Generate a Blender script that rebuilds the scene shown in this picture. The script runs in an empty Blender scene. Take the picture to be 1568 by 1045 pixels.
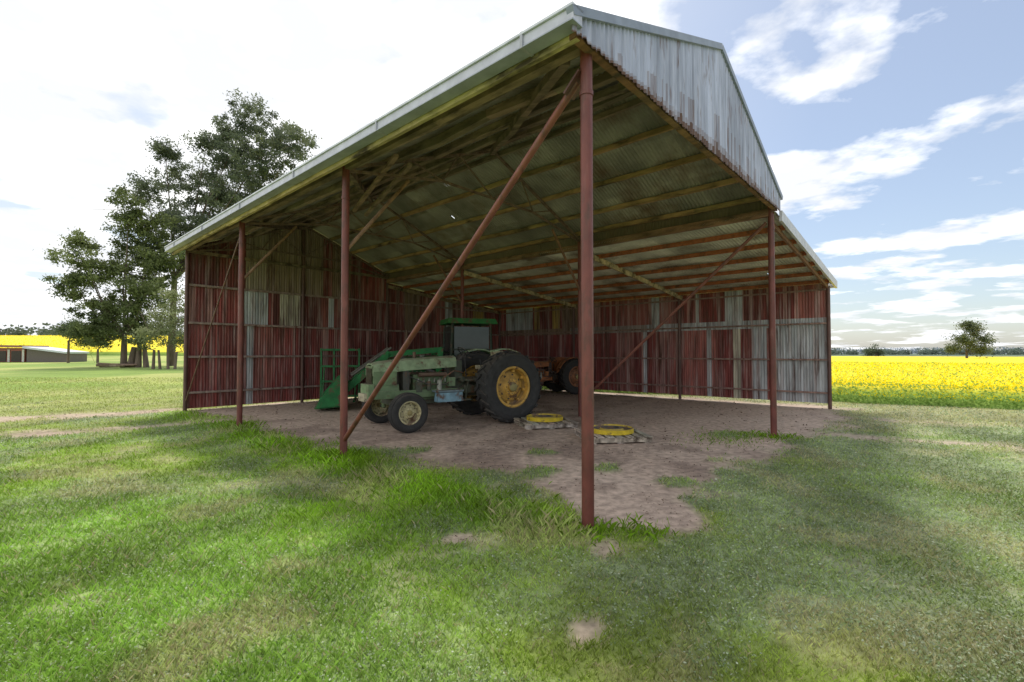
import bpy, numpy as np, math
from mathutils import Vector, Matrix
R=np.random.RandomState(7)
YAW=0.7358; X0,Y0=0.6818,4.2916
SY,CY=math.sin(YAW),math.cos(YAW)
def loc(X,Y):
    dx,dy=X-X0,Y-Y0
    return SY*dx+CY*dy, -CY*dx+SY*dy
def ss(a,b,x):
    t=np.clip((x-a)/(b-a),0,1); return t*t*(3-2*t)
_T=np.random.RandomState(3).rand(256,256)
def vn(x,y):
    xi=np.floor(x).astype(int); yi=np.floor(y).astype(int); fx=x-xi; fy=y-yi
    fx=fx*fx*(3-2*fx); fy=fy*fy*(3-2*fy)
    a=_T[xi%256,yi%256];b=_T[(xi+1)%256,yi%256];c=_T[xi%256,(yi+1)%256];d=_T[(xi+1)%256,(yi+1)%256]
    return (a*(1-fx)+b*fx)*(1-fy)+(c*(1-fx)+d*fx)*fy
def fbm(x,y,s,o=4,seed=0):
    x=np.asarray(x,float)/s+seed*17.3; y=np.asarray(y,float)/s+seed*9.1
    t=0;am=1;tot=0
    for i in range(o):
        t=t+am*vn(x,y); tot+=am; am*=.5; x,y=(x*.8-y*.6)*2.03+5.2,(x*.6+y*.8)*2.03+1.3
    return t/tot
def lerp(a,b,t):
    t=np.asarray(t)[...,None]; return np.asarray(a)*(1-t)+np.asarray(b)*t

# ---------------------------------------------------------------- materials
def nodes(name):
    m=bpy.data.materials.new(name); m.use_nodes=True
    nt=m.node_tree; b=nt.nodes['Principled BSDF']; return m,nt,b
def N(nt,t,**k):
    n=nt.nodes.new(t)
    for a,v in k.items(): setattr(n,a,v)
    return n
def mixc(nt,fac,a,b,mode='MIX'):
    n=N(nt,'ShaderNodeMix',data_type='RGBA',blend_type=mode)
    for s,v in ((n.inputs[0],fac),(n.inputs[6],a),(n.inputs[7],b)):
        if isinstance(v,bpy.types.NodeSocket): nt.links.new(v,s)
        elif isinstance(v,(int,float)): s.default_value=v
        else: s.default_value=(*v,1)
    return n.outputs[2]
def ramp(nt,src,p0,p1,c0=0,c1=1):
    n=N(nt,'ShaderNodeMapRange'); n.inputs[1].default_value=p0;n.inputs[2].default_value=p1
    n.inputs[3].default_value=c0;n.inputs[4].default_value=c1; n.clamp=True
    nt.links.new(src,n.inputs[0]); return n.outputs[0]
def noise(nt,scale,detail=3,rough=.55,stretch=(1,1,1),coord='Object'):
    tc=N(nt,'ShaderNodeTexCoord'); mp=N(nt,'ShaderNodeMapping'); mp.inputs['Scale'].default_value=stretch
    nt.links.new(tc.outputs[coord],mp.inputs[0])
    n=N(nt,'ShaderNodeTexNoise'); n.inputs['Scale'].default_value=scale;n.inputs['Detail'].default_value=detail
    n.inputs['Roughness'].default_value=rough
    nt.links.new(mp.outputs[0],n.inputs['Vector']); return n.outputs['Fac']
def mat_attr(name,rough=.7,metal=0,var=.35,vscale=6,stretch=(1,1,1),rust=None,rust_t=(.55,.7),rust_s=3,rstretch=(1,1,1),bump=.15,bscale=40,dust=0,fade=None):
    m,nt,b=nodes(name)
    a=N(nt,'ShaderNodeAttribute',attribute_name='Col')
    c=a.outputs['Color']
    n=noise(nt,vscale,3,.6,stretch)
    g=ramp(nt,n,.3,.7,1-var,1+var)
    cmb=N(nt,'ShaderNodeCombineColor')
    for i in range(3): nt.links.new(g,cmb.inputs[i])
    c=mixc(nt,1.0,c,cmb.outputs[0],'MULTIPLY')
    if fade is not None:
        fn=noise(nt,fade[1],4,.7,fade[2]); f=ramp(nt,fn,fade[3],fade[4],0,fade[5]); c=mixc(nt,f,c,fade[0])
    if rust is not None:
        r=noise(nt,rust_s,4,.65,rstretch); f=ramp(nt,r,rust_t[0],rust_t[1])
        c=mixc(nt,f,c,rust)
    if dust:
        geo=N(nt,'ShaderNodeNewGeometry'); sep=N(nt,'ShaderNodeSeparateXYZ'); nt.links.new(geo.outputs['Normal'],sep.inputs[0])
        f=ramp(nt,sep.outputs[2],.3,1,0,dust); c=mixc(nt,f,c,(.28,.22,.16))
    nt.links.new(c,b.inputs['Base Color'])
    b.inputs['Roughness'].default_value=rough; b.inputs['Metallic'].default_value=metal
    if bump:
        bn=noise(nt,bscale,2); bp=N(nt,'ShaderNodeBump'); bp.inputs['Strength'].default_value=bump; bp.inputs['Distance'].default_value=.02
        nt.links.new(bn,bp.inputs['Height']); nt.links.new(bp.outputs[0],b.inputs['Normal'])
    return m
def mat_leaf(name,trans=.4):
    m,nt,b=nodes(name); nt.nodes.remove(b)
    a=N(nt,'ShaderNodeAttribute',attribute_name='Col')
    d=N(nt,'ShaderNodeBsdfDiffuse'); nt.links.new(a.outputs['Color'],d.inputs[0])
    t=N(nt,'ShaderNodeBsdfTranslucent'); nt.links.new(a.outputs['Color'],t.inputs[0])
    mx=N(nt,'ShaderNodeMixShader'); mx.inputs[0].default_value=trans
    nt.links.new(d.outputs[0],mx.inputs[1]);nt.links.new(t.outputs[0],mx.inputs[2])
    nt.links.new(mx.outputs[0],nt.nodes['Material Output'].inputs[0]); return m

M_wall=mat_attr('corrugated_wall',.75,0,.4,2.2,(3,3,.35),(.085,.035,.022),(.52,.72),1.3,(5,5,.45),0,fade=((.42,.32,.30),1.7,(5,5,.3),.48,.70,.75))
M_roof=mat_attr('corrugated_roof_iron',.7,0,.35,1.2,(1,1,1),(.15,.095,.06),(.5,.72),.9,(1,1,1),0)
M_gable=mat_attr('galvanised_cladding',.5,.2,.28,3,(3,3,.3),(.15,.08,.05),(.57,.70),2.6,(3,3,.4),0,fade=((.66,.67,.80),2.6,(4,4,.25),.5,.7,.6))
M_trim=mat_attr('grey_trim',.45,.1,.15,5,bump=0)
M_post=mat_attr('red_oxide_pipe',.45,.1,.3,5,(1,1,.5),(.09,.045,.033),(.52,.7),7,(1,1,.4),.12,60,fade=((.28,.15,.13),4,(2,2,.3),.55,.75,.5))
M_steel=mat_attr('rusty_steel',.75,0,.4,8,rust=(.11,.045,.02),rust_s=6,bump=0)
M_timber=mat_attr('rough_timber',.85,0,.45,7,(1,.25,1),(.07,.05,.035),(.5,.68),5,(1,.3,1),.3,30)
M_mach=mat_attr('weathered_machine_paint',.6,0,.3,6,rust=(.13,.07,.04),rust_t=(.54,.66),rust_s=5,bump=.08,dust=.5)
M_rubber=mat_attr('tyre_rubber',.85,0,.25,8,bump=.2,dust=.25)
M_glass=mat_attr('cab_glass',.08,0,.1,5,bump=0)
M_bark=mat_attr('bark',.9,0,.4,3,(1,1,.3),bump=.5,bscale=8)
M_leaf=mat_leaf('tree_foliage',.35)
M_grass=mat_leaf('grass_blades',.42)
M_canola=mat_leaf('canola_flowers',.45)

# ---------------------------------------------------------------- mesh helpers
def npmesh(name,V,F,C,mat,parent=None,off=(0,0,0),smooth=False):
    V=np.asarray(V,np.float32)-np.array(off,np.float32); F=np.asarray(F,np.int32); nf,k=F.shape
    me=bpy.data.meshes.new(name); me.vertices.add(len(V)); me.vertices.foreach_set('co',V.ravel())
    me.loops.add(nf*k); me.loops.foreach_set('vertex_index',F.ravel())
    me.polygons.add(nf); me.polygons.foreach_set('loop_start',np.arange(0,nf*k,k,dtype=np.int32))
    try: me.polygons.foreach_set('loop_total',np.full(nf,k,np.int32))
    except Exception: pass
    me.update(calc_edges=True)
    C=np.asarray(C,np.float32)
    dom='POINT' if len(C)==len(V) and len(V)!=nf else 'CORNER'
    at=me.color_attributes.new('Col','FLOAT_COLOR',dom)
    if dom=='CORNER': C=np.repeat(C,k,axis=0)
    at.data.foreach_set('color',np.concatenate([C,np.ones((len(C),1),np.float32)],1).ravel())
    me.polygons.foreach_set('use_smooth',np.full(nf,smooth))
    me.materials.append(mat); o=bpy.data.objects.new(name,me); bpy.context.collection.objects.link(o)
    if parent: o.parent=parent
    return o
def empty(name,location=(0,0,0),rotz=0,scale=1):
    e=bpy.data.objects.new(name,None); e.location=location; e.rotation_euler=(0,0,rotz); e.scale=(scale,)*3
    e.empty_display_size=.3; bpy.context.collection.objects.link(e); return e
class MB:
    def __init__(s): s.v=[];s.f=[];s.c=[];s.sm=[]
    def add(s,V,F,c,sm=False):
        o=len(s.v); s.v+= [tuple(p) for p in V]
        for i,f in enumerate(F):
            s.f.append(tuple(o+k for k in f)); s.c.append(c[i] if isinstance(c,list) else c); s.sm.append(sm)
    def hexa(s,P,c):
        s.add(P,[(0,3,2,1),(4,5,6,7),(0,1,5,4),(1,2,6,5),(2,3,7,6),(3,0,4,7)],c)
    def box(s,cx,cy,cz,sx,sy,sz,c,tx=1,ty=1,M=None):
        P=[]
        for z,kx,ky in ((-.5,1,1),(.5,tx,ty)):
            for x,y in ((-.5,-.5),(.5,-.5),(.5,.5),(-.5,.5)):
                p=Vector((x*sx*kx,y*sy*ky,z*sz))
                if M: p=M@p
                P.append((p.x+cx,p.y+cy,p.z+cz))
        s.hexa(P,c)
    def prism(s,pts,y0,y1,c):
        n=len(pts); V=[(x,y0,z) for x,z in pts]+[(x,y1,z) for x,z in pts]
        F=[tuple(range(n)),tuple(range(2*n-1,n-1,-1))]+[(i,i+n,(i+1)%n+n,(i+1)%n) for i in range(n)]
        s.add(V,F,c)
    def beam(s,a,b,w,h,c,up=(0,0,1)):
        a,b=Vector(a),Vector(b); d=(b-a).normalized(); u=Vector(up)
        sd=d.cross(u).normalized(); u=sd.cross(d).normalized(); P=[]
        for p in (a,b):
            for x,y in ((-1,-1),(1,-1),(1,1),(-1,1)): P.append(p+sd*x*w/2+u*y*h/2)
        s.add(P,[(0,1,2,3),(7,6,5,4),(0,4,5,1),(1,5,6,2),(2,6,7,3),(3,7,4,0)],c)
    def tube(s,a,b,r0,r1=None,c=(1,1,1),n=12):
        r1=r0 if r1 is None else r1
        a,b=Vector(a),Vector(b); d=(b-a).normalized(); t=Vector((1,0,0)) if abs(d.x)<.8 else Vector((0,1,0))
        u=d.cross(t).normalized(); w=d.cross(u); V=[]
        for p,r in ((a,r0),(b,r1)):
            for i in range(n):
                g=2*math.pi*i/n; V.append(p+(u*math.cos(g)+w*math.sin(g))*r)
        s.add(V,[(i,(i+1)%n,n+(i+1)%n,n+i) for i in range(n)],c,True)
        s.add(V,[tuple(range(n-1,-1,-1)),tuple(range(n,2*n))],c)
    def path(s,pts,r,c,n=8):
        for a,b in zip(pts[:-1],pts[1:]): s.tube(a,b,r,r,c,n)
    def lathe(s,prof,c,cols=None,n=40,sm=True,centre=(0,0,0)):
        V=[];F=[];C=[];cx,cy,cz=centre
        for j in range(len(prof)-1):
            b=len(V)
            for r,y in prof[j:j+2]:
                for i in range(n):
                    g=2*math.pi*i/n; V.append((cx+r*math.cos(g),cy+y,cz+r*math.sin(g)))
            for i in range(n):
                F.append((b+i,b+(i+1)%n,b+n+(i+1)%n,b+n+i)); C.append(cols[j] if cols else c)
        s.add(V,F,C,sm)
    def obj(s,name,mat,parent=None,bevel=0,off=(0,0,0),fixn=True):
        me=bpy.data.meshes.new(name); me.from_pydata([(x-off[0],y-off[1],z-off[2]) for x,y,z in s.v],[],s.f)
        at=me.color_attributes.new('Col','FLOAT_COLOR','CORNER')
        d=[]
        for f,c in zip(s.f,s.c): d+= [c[0],c[1],c[2],1.0]*len(f)
        at.data.foreach_set('color',d); me.polygons.foreach_set('use_smooth',s.sm)
        me.materials.append(mat); o=bpy.data.objects.new(name,me); bpy.context.collection.objects.link(o)
        if fixn:
            import bmesh
            bm=bmesh.new(); bm.from_mesh(me); bmesh.ops.recalc_face_normals(bm,faces=bm.faces); bm.to_mesh(me); bm.free()
        if bevel:
            b=o.modifiers.new('bev','BEVEL'); b.width=bevel; b.segments=2; b.limit_method='ANGLE'; b.angle_limit=.7
        if parent: o.parent=parent
        return o
def jit(c,a=.15):
    k=1+R.uniform(-a,a); return tuple(max(0,x*k*(1+R.uniform(-a*.3,a*.3))) for x in c)

# ---------------------------------------------------------------- terrain
def hz(X,Y):
    X=np.asarray(X,float);Y=np.asarray(Y,float)
    return 7.0*ss(80,175,Y)*ss(-25,-90,X)
def segd(X,Y,pts):
    d=np.full(np.shape(X),1e9)
    for (ax,ay),(bx,by) in zip(pts[:-1],pts[1:]):
        L=(bx-ax)**2+(by-ay)**2; t=np.clip(((X-ax)*(bx-ax)+(Y-ay)*(by-ay))/L,0,1)
        d=np.minimum(d,np.hypot(X-ax-t*(bx-ax),Y-ay-t*(by-ay)))
    return d
def g2(X,Y,x,y,r): return np.exp(-((X-x)**2+(Y-y)**2)/(r*r))
def fields(X,Y):
    lx,ly=loc(X,Y)
    n1=fbm(X,Y,1.6,4,1); n2=fbm(X,Y,.45,4,2); n3=fbm(X,Y,5,3,3)
    din=np.minimum(np.minimum(lx-.55+.25*ss(2,5,ly),ly+.55),np.minimum(13.3-ly,13.2-lx))
    dirt=ss(-.25,.4,din+(n1-.5)*1.6+(n2-.5)*1.3)
    dirt=np.maximum(dirt,ss(.35,.6,g2(X,Y,1.3,4.9,.75)+g2(X,Y,.95,5.6,.5)+(n2-.5)*.9))
    t1=segd(X,Y,[(4.9,9.7),(6.4,9.2),(8.2,8.1),(13,5.5),(30,-4)]); t2=segd(X,Y,[(9,11.0),(12,10),(20,7),(40,-2)])
    t3=segd(X,Y,[(-6.5,11.3),(-8.6,9.7),(-11,8.8),(-20,7)]); t4=segd(X,Y,[(-9.5,12.9),(-13,11.2),(-22,9),(-30,8)])
    tr=np.minimum(np.minimum(t1,t2+.15),np.minimum(t3+.15,t4))+(n2-.5)*1.2+(n1-.5)*1.1
    dirt=np.maximum(dirt,ss(.65,.1,tr)*.85)
    isl=g2(X,Y,-1.55,7.9,.45)+g2(X,Y,.35,6.3,.45)+g2(X,Y,4.2,9.3,.7)+g2(X,Y,2.0,5.9,.3)+g2(X,Y,1.25,6.6,.3)+.8*g2(X,Y,3.3,7.0,.45)+.8*g2(X,Y,.4,7.6,.35)
    isl=ss(.4,.75,isl+(n2-.5)*1.3)
    dirt=dirt*(1-isl*.85)
    bare=ss(.6,.85,g2(X,Y,.42,2.75,.22)+.8*g2(X,Y,-.5,4.1,.3)+.8*g2(X,Y,.75,3.9,.35)+(n2-.5)*.9)*.85
    bare=np.maximum(bare,ss(.60,.72,n2)*.35*ss(.35,.6,n1))
    dirt=np.maximum(dirt,bare*ss(25,12,np.hypot(X,Y)))
    lush=ss(.75,.15,np.abs(lx+.25+(n1-.5)*1.0))*ss(-.6,0.3,ly)*ss(14,12,ly)*.95
    lush=np.maximum(lush,.9*ss(.6,-1.6,X+(n3-.5)*2)*ss(7.5,4.5,Y+(n1-.5)*3))
    lush=np.maximum(lush,.55*ss(.45,.62,n3*.5+n1*.5)*ss(14,9,Y))
    lush=np.maximum(lush,isl*.4)
    weed=ss(.42,.6,fbm(X,Y,1.1,4,8)*.75+.25*n3+.17*ss(.5,3.5,X)+.07*ss(4.0,2.5,Y)-.08*ss(-2,-5,X)-.1*ss(10,16,Y))*(1-lush*.6)
    dry=ss(9.3,11,Y+(n1-.5)*2)*ss(4,6,X)*.95
    dry=np.maximum(dry,ss(.54,.70,fbm(X,Y,.7,4,11))*.7)
    dry=np.maximum(dry,ss(7,16,-X)*.3)
    return dirt,lush,weed,dry,n1,n2,n3
LUSH=(.24,.42,.03);OLIVE=(.29,.37,.07);WEED=(.38,.45,.29);DRY=(.56,.50,.28)
def stripe(X,Y):
    q=X*.93-Y*.36+(fbm(X,Y,3,2,14)-.5)*.5
    return 1+.13*np.tanh(3*np.sin(q*2*np.pi/1.9))*ss(26,10,Y)
def grasscol(lush,weed,dry,n):
    c=lerp(OLIVE,LUSH,lush); c=lerp(c,WEED,weed*.65); c=lerp(c,DRY,dry*.6)
    return c*(.65+.75*n)[...,None]
tt=np.linspace(-1,1,440); ax=3.2*np.sinh(7.55*tt)
GX,GY=np.meshgrid(ax,ax+5,indexing='ij'); gx,gy=GX.ravel(),GY.ravel()
d,lu,we,dr,n1,n2,n3=fields(gx,gy)
gc=grasscol(lu,we,dr,n2)*.62*stripe(gx,gy)[:,None]
rr=np.hypot(gx,gy)
far=lerp((.20,.30,.045),(.40,.43,.12),ss(.4,.62,fbm(gx,gy,7,4,21))); far=far*(.7+.6*fbm(gx,gy,2.5,4,22))[:,None]  # mottled field grass; darker patches also paint in tree shade
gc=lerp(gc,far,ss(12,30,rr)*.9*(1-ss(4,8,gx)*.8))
dc=lerp((.40,.29,.22),(.56,.44,.35),n1); dc=lerp(dc,(.20,.14,.11),ss(.48,.64,n3*.55+n2*.45)*.65)
gc=lerp(gc,dc,d)
gc=lerp(gc,np.array((.10,.14,.08)),ss(150,350,rr)); gc=lerp(gc,np.array((.16,.2,.2)),ss(350,1500,rr))  # distance haze painted into the outer ground colour
gz=hz(gx,gy)+(n2-.5)*.03*ss(60,10,rr)+ (1-d)*.015*(rr<60)
n=len(ax); idx=np.arange(n*n).reshape(n,n)
F=np.stack([idx[:-1,:-1],idx[1:,:-1],idx[1:,1:],idx[:-1,1:]],-1).reshape(-1,4)
M_ground=mat_attr('ground_soil_grass',.95,0,.35,9,bump=.35,bscale=26)
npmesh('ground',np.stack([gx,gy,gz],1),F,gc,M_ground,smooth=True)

# ---------------------------------------------------------------- grass blades
def blades(n,ymin,ymax,fn,lean):
    Y=np.exp(R.uniform(math.log(ymin),math.log(ymax),n)); X=Y*R.uniform(-1.3,1.3,n)
    f=fields(X,Y); keep,h,w,c=fn(X,Y,f)
    X,Y,h,w,c=X[keep],Y[keep],h[keep],w[keep],c[keep]; n=len(X)
    a=R.uniform(0,2*math.pi,n); ln=R.uniform(.1,lean,n)*h; b=R.uniform(0,2*math.pi,n)
    z=hz(X,Y)
    dx,dy=np.cos(a)*w/2,np.sin(a)*w/2; lxn,lyn=np.cos(b)*ln,np.sin(b)*ln
    V=np.empty((n,4,3)); V[:,0]=np.stack([X-dx,Y-dy,z-.01],1);V[:,1]=np.stack([X+dx,Y+dy,z-.01],1)
    V[:,2]=np.stack([X+dx*.7+lxn*.45,Y+dy*.7+lyn*.45,z+h*.6],1); V[:,3]=np.stack([X+lxn,Y+lyn,z+h],1)
    return V,c
def fg(X,Y,f):
    dirt,lush,weed,dry,n1,n2,n3=f; n=len(X)
    lx,ly=loc(X,Y)
    keep=R.rand(n)>dirt*1.15+.05; keep&=~((lx>12.2)&(lx<12.8)&(ly>-.2)&(ly<13.2)); keep&=R.rand(n)<(.45+1.1*n2)
    strip=ss(.55,.1,np.abs(lx+.15))*ss(-.4,0.2,ly)*ss(13,11,ly)
    h=(.018+.032*R.rand(n))*(1+.4*lush+1.5*strip*n1*2*R.rand(n))*(1+Y*.03)
    w=(.0034+.0010*Y)*(.7+.6*R.rand(n))
    c=grasscol(lush,weed*.5,dry,n2)*((.6+.95*R.rand(n))*stripe(X,Y))[:,None]
    yel=R.rand(n)<.07+.25*dry; c[yel]=np.array(DRY)*(.6+.6*R.rand(yel.sum()))[:,None]
    return keep,h,w,c
V,c=blades(430000,1.4,30,fg,1.1)
nb=len(V); F=np.arange(nb*4).reshape(nb,4)
npmesh('grass',V.reshape(-1,3),F,np.clip(c,0,.85),M_grass)
def leaves(Cn,L,W,col,flat=0):
    n=len(Cn); a=R.normal(size=(n,3)); b=R.normal(size=(n,3))
    if flat: a[:,2]*=(1-flat); b[:,2]*=(1-flat)
    a/=np.linalg.norm(a,axis=1)[:,None]; b-=(a*b).sum(1)[:,None]*a; b/=np.linalg.norm(b,axis=1)[:,None]
    L=np.broadcast_to(L,(n,))[:,None];W=np.broadcast_to(W,(n,))[:,None]
    V=np.stack([Cn-a*L/2,Cn+b*W/2,Cn+a*L/2,Cn-b*W/2],1)
    return V.reshape(-1,3),np.arange(n*4).reshape(n,4),col
n=160000; Y=np.exp(R.uniform(math.log(1.3),math.log(20),n)); X=Y*R.uniform(-1.3,1.3,n)
f=fields(X,Y); k=(R.rand(n)<f[2]*1.1)&(R.rand(n)>f[0]*1.2); X,Y=X[k],Y[k]; n=len(X)
c=lerp((.24,.33,.14),(.55,.60,.45),R.rand(n)**1.7)*((.7+.5*R.rand(n))*stripe(X,Y))[:,None]
V,F,c=leaves(np.stack([X,Y,hz(X,Y)+.012+.03*R.rand(n)],1),(.010+.0030*Y)*(.7+.6*R.rand(n)),(.007+.0021*Y),c,.75)
npmesh('lawn_weeds',V,F,c,M_grass)
n=26000; Y=np.exp(R.uniform(math.log(3.5),math.log(20),n)); X=Y*R.uniform(-1.0,1.1,n)
f=fields(X,Y); k=(f[0]>.35)&(R.rand(n)<.15+1.3*ss(.45,.65,f[5])); X,Y=X[k],Y[k]; n=len(X)
c=lerp((.12,.08,.055),(.50,.42,.33),R.rand(n)**1.6)
V,F,c=leaves(np.stack([X,Y,hz(X,Y)+.012+.006*R.rand(n)],1),(.008+.0035*Y)*(.4+R.rand(n)),(.004+.002*Y),c,.85)
npmesh('ground_litter',V,F,c,M_grass)
P=[];HH=[]
for (px,py,k,sx,sy_,hm) in [(0,0,200,.13,.13,.9),(0,4.36,500,.16,.25,1.1),(0,8.79,350,.2,.3,1),(6.36,0,300,.2,.3,.8),(0.25,-.35,160,.14,.14,.8),(-.25,2.2,900,.35,.8,.6),(-.2,1.0,600,.25,.4,.8),(-.2,6.5,900,.35,1.2,.7),(5.6,.6,450,.5,.35,.55),(-.3,3.3,600,.35,.6,.6)]:
    lx=px+R.normal(size=k)*sx; ly=py+R.normal(size=k)*sy_
    P.append(np.stack([X0+lx*SY-ly*CY,Y0+lx*CY+ly*SY],1)); HH.append(np.full(k,hm))
P=np.concatenate(P); HH=np.concatenate(HH); n=len(P); h=(.04+.09*R.rand(n)**1.5)*HH; w=.003+.0035*R.rand(n); a=R.uniform(0,6.28,n); b=R.uniform(0,6.28,n); ln=h*R.uniform(.3,1.3,n)
V=np.empty((n,4,3)); V[:,0]=np.stack([P[:,0]-np.cos(a)*w,P[:,1]-np.sin(a)*w,0*h],1);V[:,1]=np.stack([P[:,0]+np.cos(a)*w,P[:,1]+np.sin(a)*w,0*h],1)
V[:,2]=np.stack([P[:,0]+np.cos(a)*w*.7+np.cos(b)*ln*.4,P[:,1]+np.sin(a)*w*.7+np.sin(b)*ln*.4,h*.7],1);V[:,3]=np.stack([P[:,0]+np.cos(b)*ln,P[:,1]+np.sin(b)*ln,h],1)
npmesh('tall_grass_tufts',V.reshape(-1,3),np.arange(n*4).reshape(n,4),np.array(LUSH)*(.45+.7*R.rand(n))[:,None],M_grass)

# ---------------------------------------------------------------- canola
def canola(name,p0,dr,nr,t0,t1,depth,hh,nflow,near):
    p0=np.array(p0);dr=np.array(dr)/np.hypot(*dr);nr=np.array(nr)/np.hypot(*nr)
    e=empty(name,(p0[0],p0[1],0)); off=(p0[0],p0[1],0)
    ts=np.linspace(t0,t1,500); s=np.concatenate([[0,0.45],.7*np.exp(np.linspace(0,math.log(depth/.7),90))])
    T,S=np.meshgrid(ts,s,indexing='ij'); x=p0[0]+T*dr[0]+S*nr[0]; y=p0[1]+T*dr[1]+S*nr[1]
    wob=(fbm(x,y,1.5,3,5)-.5)*.8*np.exp(-S); x=x+wob*nr[0]; y=y+wob*nr[1]
    z=hz(x,y)+hh*(.86+.16*fbm(x,y,.8,4,9))-.04; z[:,0]=hz(x[:,0],y[:,0])-.02; z[:,1]-=hh*.25
    c=lerp((.70,.55,.005),(.90,.72,.005),fbm(x,y,1.7,4,4)); c=lerp(c,np.array((.30,.34,.02)),ss(.5,.72,fbm(x,y,.5,3,12))*.3*ss(40,8,S))
    c[:,0]=(.14,.24,.05); c[:,1]=(.28,.38,.05); c[:,2:5]=lerp(c[:,2:5],np.array((.25,.34,.04)),np.full(c[:,2:5].shape[:2],.5))
    a,b=T.shape; idx=np.arange(a*b).reshape(a,b)
    F=np.stack([idx[:-1,:-1],idx[1:,:-1],idx[1:,1:],idx[:-1,1:]],-1).reshape(-1,4)
    npmesh('crop_canopy',np.stack([x,y,z],-1).reshape(-1,3),F,c.reshape(-1,3),M_can_sheet,e,off,True)
    n=nflow; S=np.exp(R.uniform(math.log(.25),math.log(near),n))-.25; T=R.uniform(0,1,n)*(t1-t0)*.5+t0 if near>60 else R.uniform(t0,min(t1,45),n)
    x=p0[0]+T*dr[0]+S*nr[0];y=p0[1]+T*dr[1]+S*nr[1]; wob=(fbm(x,y,1.5,3,5)-.5)*.8*np.exp(-S); x+=wob*nr[0];y+=wob*nr[1]
    top=hh*np.where(S<.6,.35+.5*S/.6,.86)
    z=hz(x,y)+top*(.95+.3*R.rand(n)); low=(S<.9)&(R.rand(n)<.5); z[low]=(top*R.uniform(.1,1,n))[low]
    D=np.hypot(x,y); c=lerp((.75,.6,.0),(.95,.8,.02),R.rand(n)); gr=(z<hz(x,y)+hh*.45)|(R.rand(n)<.12)|((S<1.2)&(R.rand(n)<.35)); c[gr]=lerp((.20,.34,.08),(.38,.52,.14),R.rand(gr.sum()))
    sz=(.022+.0011*D)*(.7+.6*R.rand(n)); sz[gr]*=1.6
    x=x+R.normal(size=n)*.12*low; y=y+R.normal(size=n)*.12*low
    V,F,c=leaves(np.stack([x,y,z],1),sz,sz*.7,c); npmesh('flower_heads_and_leaves',V,F,c,M_canola,e,off)
M_can_sheet=mat_attr('canola_canopy',.9,0,.2,5,bump=.5,bscale=9)
canola('canola_field',(10.3,15.3),(.86,-.51),(.51,.86),-12,140,170,.56,200000,50)
canola('canola_field',(-70,104),(1,0.05),(-.05,1),-110,58,80,.9,20000,78)

# ---------------------------------------------------------------- shed
shed=empty('open_farm_shed',(X0,Y0,0),math.pi/2-YAW)
A_,B_,C_,E_,W_=13.0,8.79,4.36,6.36,12.46
PITCH=.076
def corr(mb,o,ud,vd,nd,u0,u1,v0,v1,colf,rows=1,amp=.010,holes=0,seg=6):
    o,ud,vd,nd=map(np.array,(o,ud,vd,nd)); k=int((u1-u0)/PITCH*seg)+1; us=np.linspace(u0,u1,k)
    V=[];F=[];C=[]
    for u in us:
        a,b=v0(u),v1(u); off=amp*math.sin(2*math.pi*u/PITCH)
        for r in range(rows+1): V.append(tuple(o+ud*u+vd*(a+(b-a)*r/rows)+nd*off))
    for i in range(k-1):
        um=(us[i]+us[i+1])/2
        for r in range(rows):
            if holes and R.rand()<holes: continue
            q=i*(rows+1)+r; F.append((q,q+rows+1,q+rows+2,q+1)); C.append(colf(um,(r+.5)/rows))
    mb.add(V,F,C,True)
RED=(.22,.048,.042);PINK=(.38,.20,.18);SIL=(.48,.50,.52);CRM=(.50,.46,.36);BRN=(.22,.14,.09);DRED=(.15,.038,.032);YEL=(.38,.25,.07)
cst=lambda v:(lambda u:v)
def panels(mb,o,ud,nd,u0,u1,z0,z1,table,seed,dz=0):
    rs=np.random.RandomState(seed); u=u0
    edges=[u0]
    while edges[-1]<u1-.3: edges.append(min(u1,edges[-1]+.76))
    edges[-1]=u1
    for i,(a,b) in enumerate(zip(edges[:-1],edges[1:])):
        base=[RED,RED,DRED,RED,(.28,.09,.075)][rs.randint(5)]; base=tuple(np.array(base)*rs.uniform(.8,1.2))
        st=rs.rand(40)
        def colf(um,r,base=base,a=a):
            for ua,ub,cc in table:
                if ua<=um<=ub:
                    return tuple(np.array(cc)*(.9+.2*math.sin(um*40)*.5))
            k=st[int((um-a)/.1)%40]
            return PINK if k>.92 else tuple(np.array(base)*(.8+.4*k))
        oo=np.array(o)+np.array(nd)*(.004*(i%2)+dz)
        corr(mb,oo,ud,(0,0,1),nd,a,min(b+.05,u1),z0,z1 if callable(z1) else cst(z1),colf)
RZ0,RZR,RX=4.57,5.86,3.22
sl=(RZR-RZ0)/RX
def roofz(x):
    if x<=RX: return RZ0+sl*x
    if x<=E_+.12: return RZR-sl*(x-RX)
    return 4.27-(x-E_)*.103
mb=MB()
ey=A_+.06
zt=lambda u: roofz(u)-.03
panels(mb,(0,ey,0),(1,0,0),(0,-1,0),0.02,12.56,cst(.06),2.45,[(1.55,1.75,SIL),(2.9,3.0,PINK),(3.9,4.1,PINK),(4.6,4.85,SIL)],1)
panels(mb,(0,ey,0),(1,0,0),(0,-1,0),0.02,E_,cst(2.40),3.5,[(1.35,2.15,SIL),(2.5,3.15,CRM),(4.1,4.3,SIL),(.5,.65,PINK)],2,.012)
panels(mb,(0,ey,0),(1,0,0),(0,-1,0),0.02,E_,cst(3.45),zt,[(1.5,2.2,(.34,.28,.20)),(2.2,3.9,(.27,.20,.13)),(4.2,4.9,BRN)],3,.024)
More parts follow.
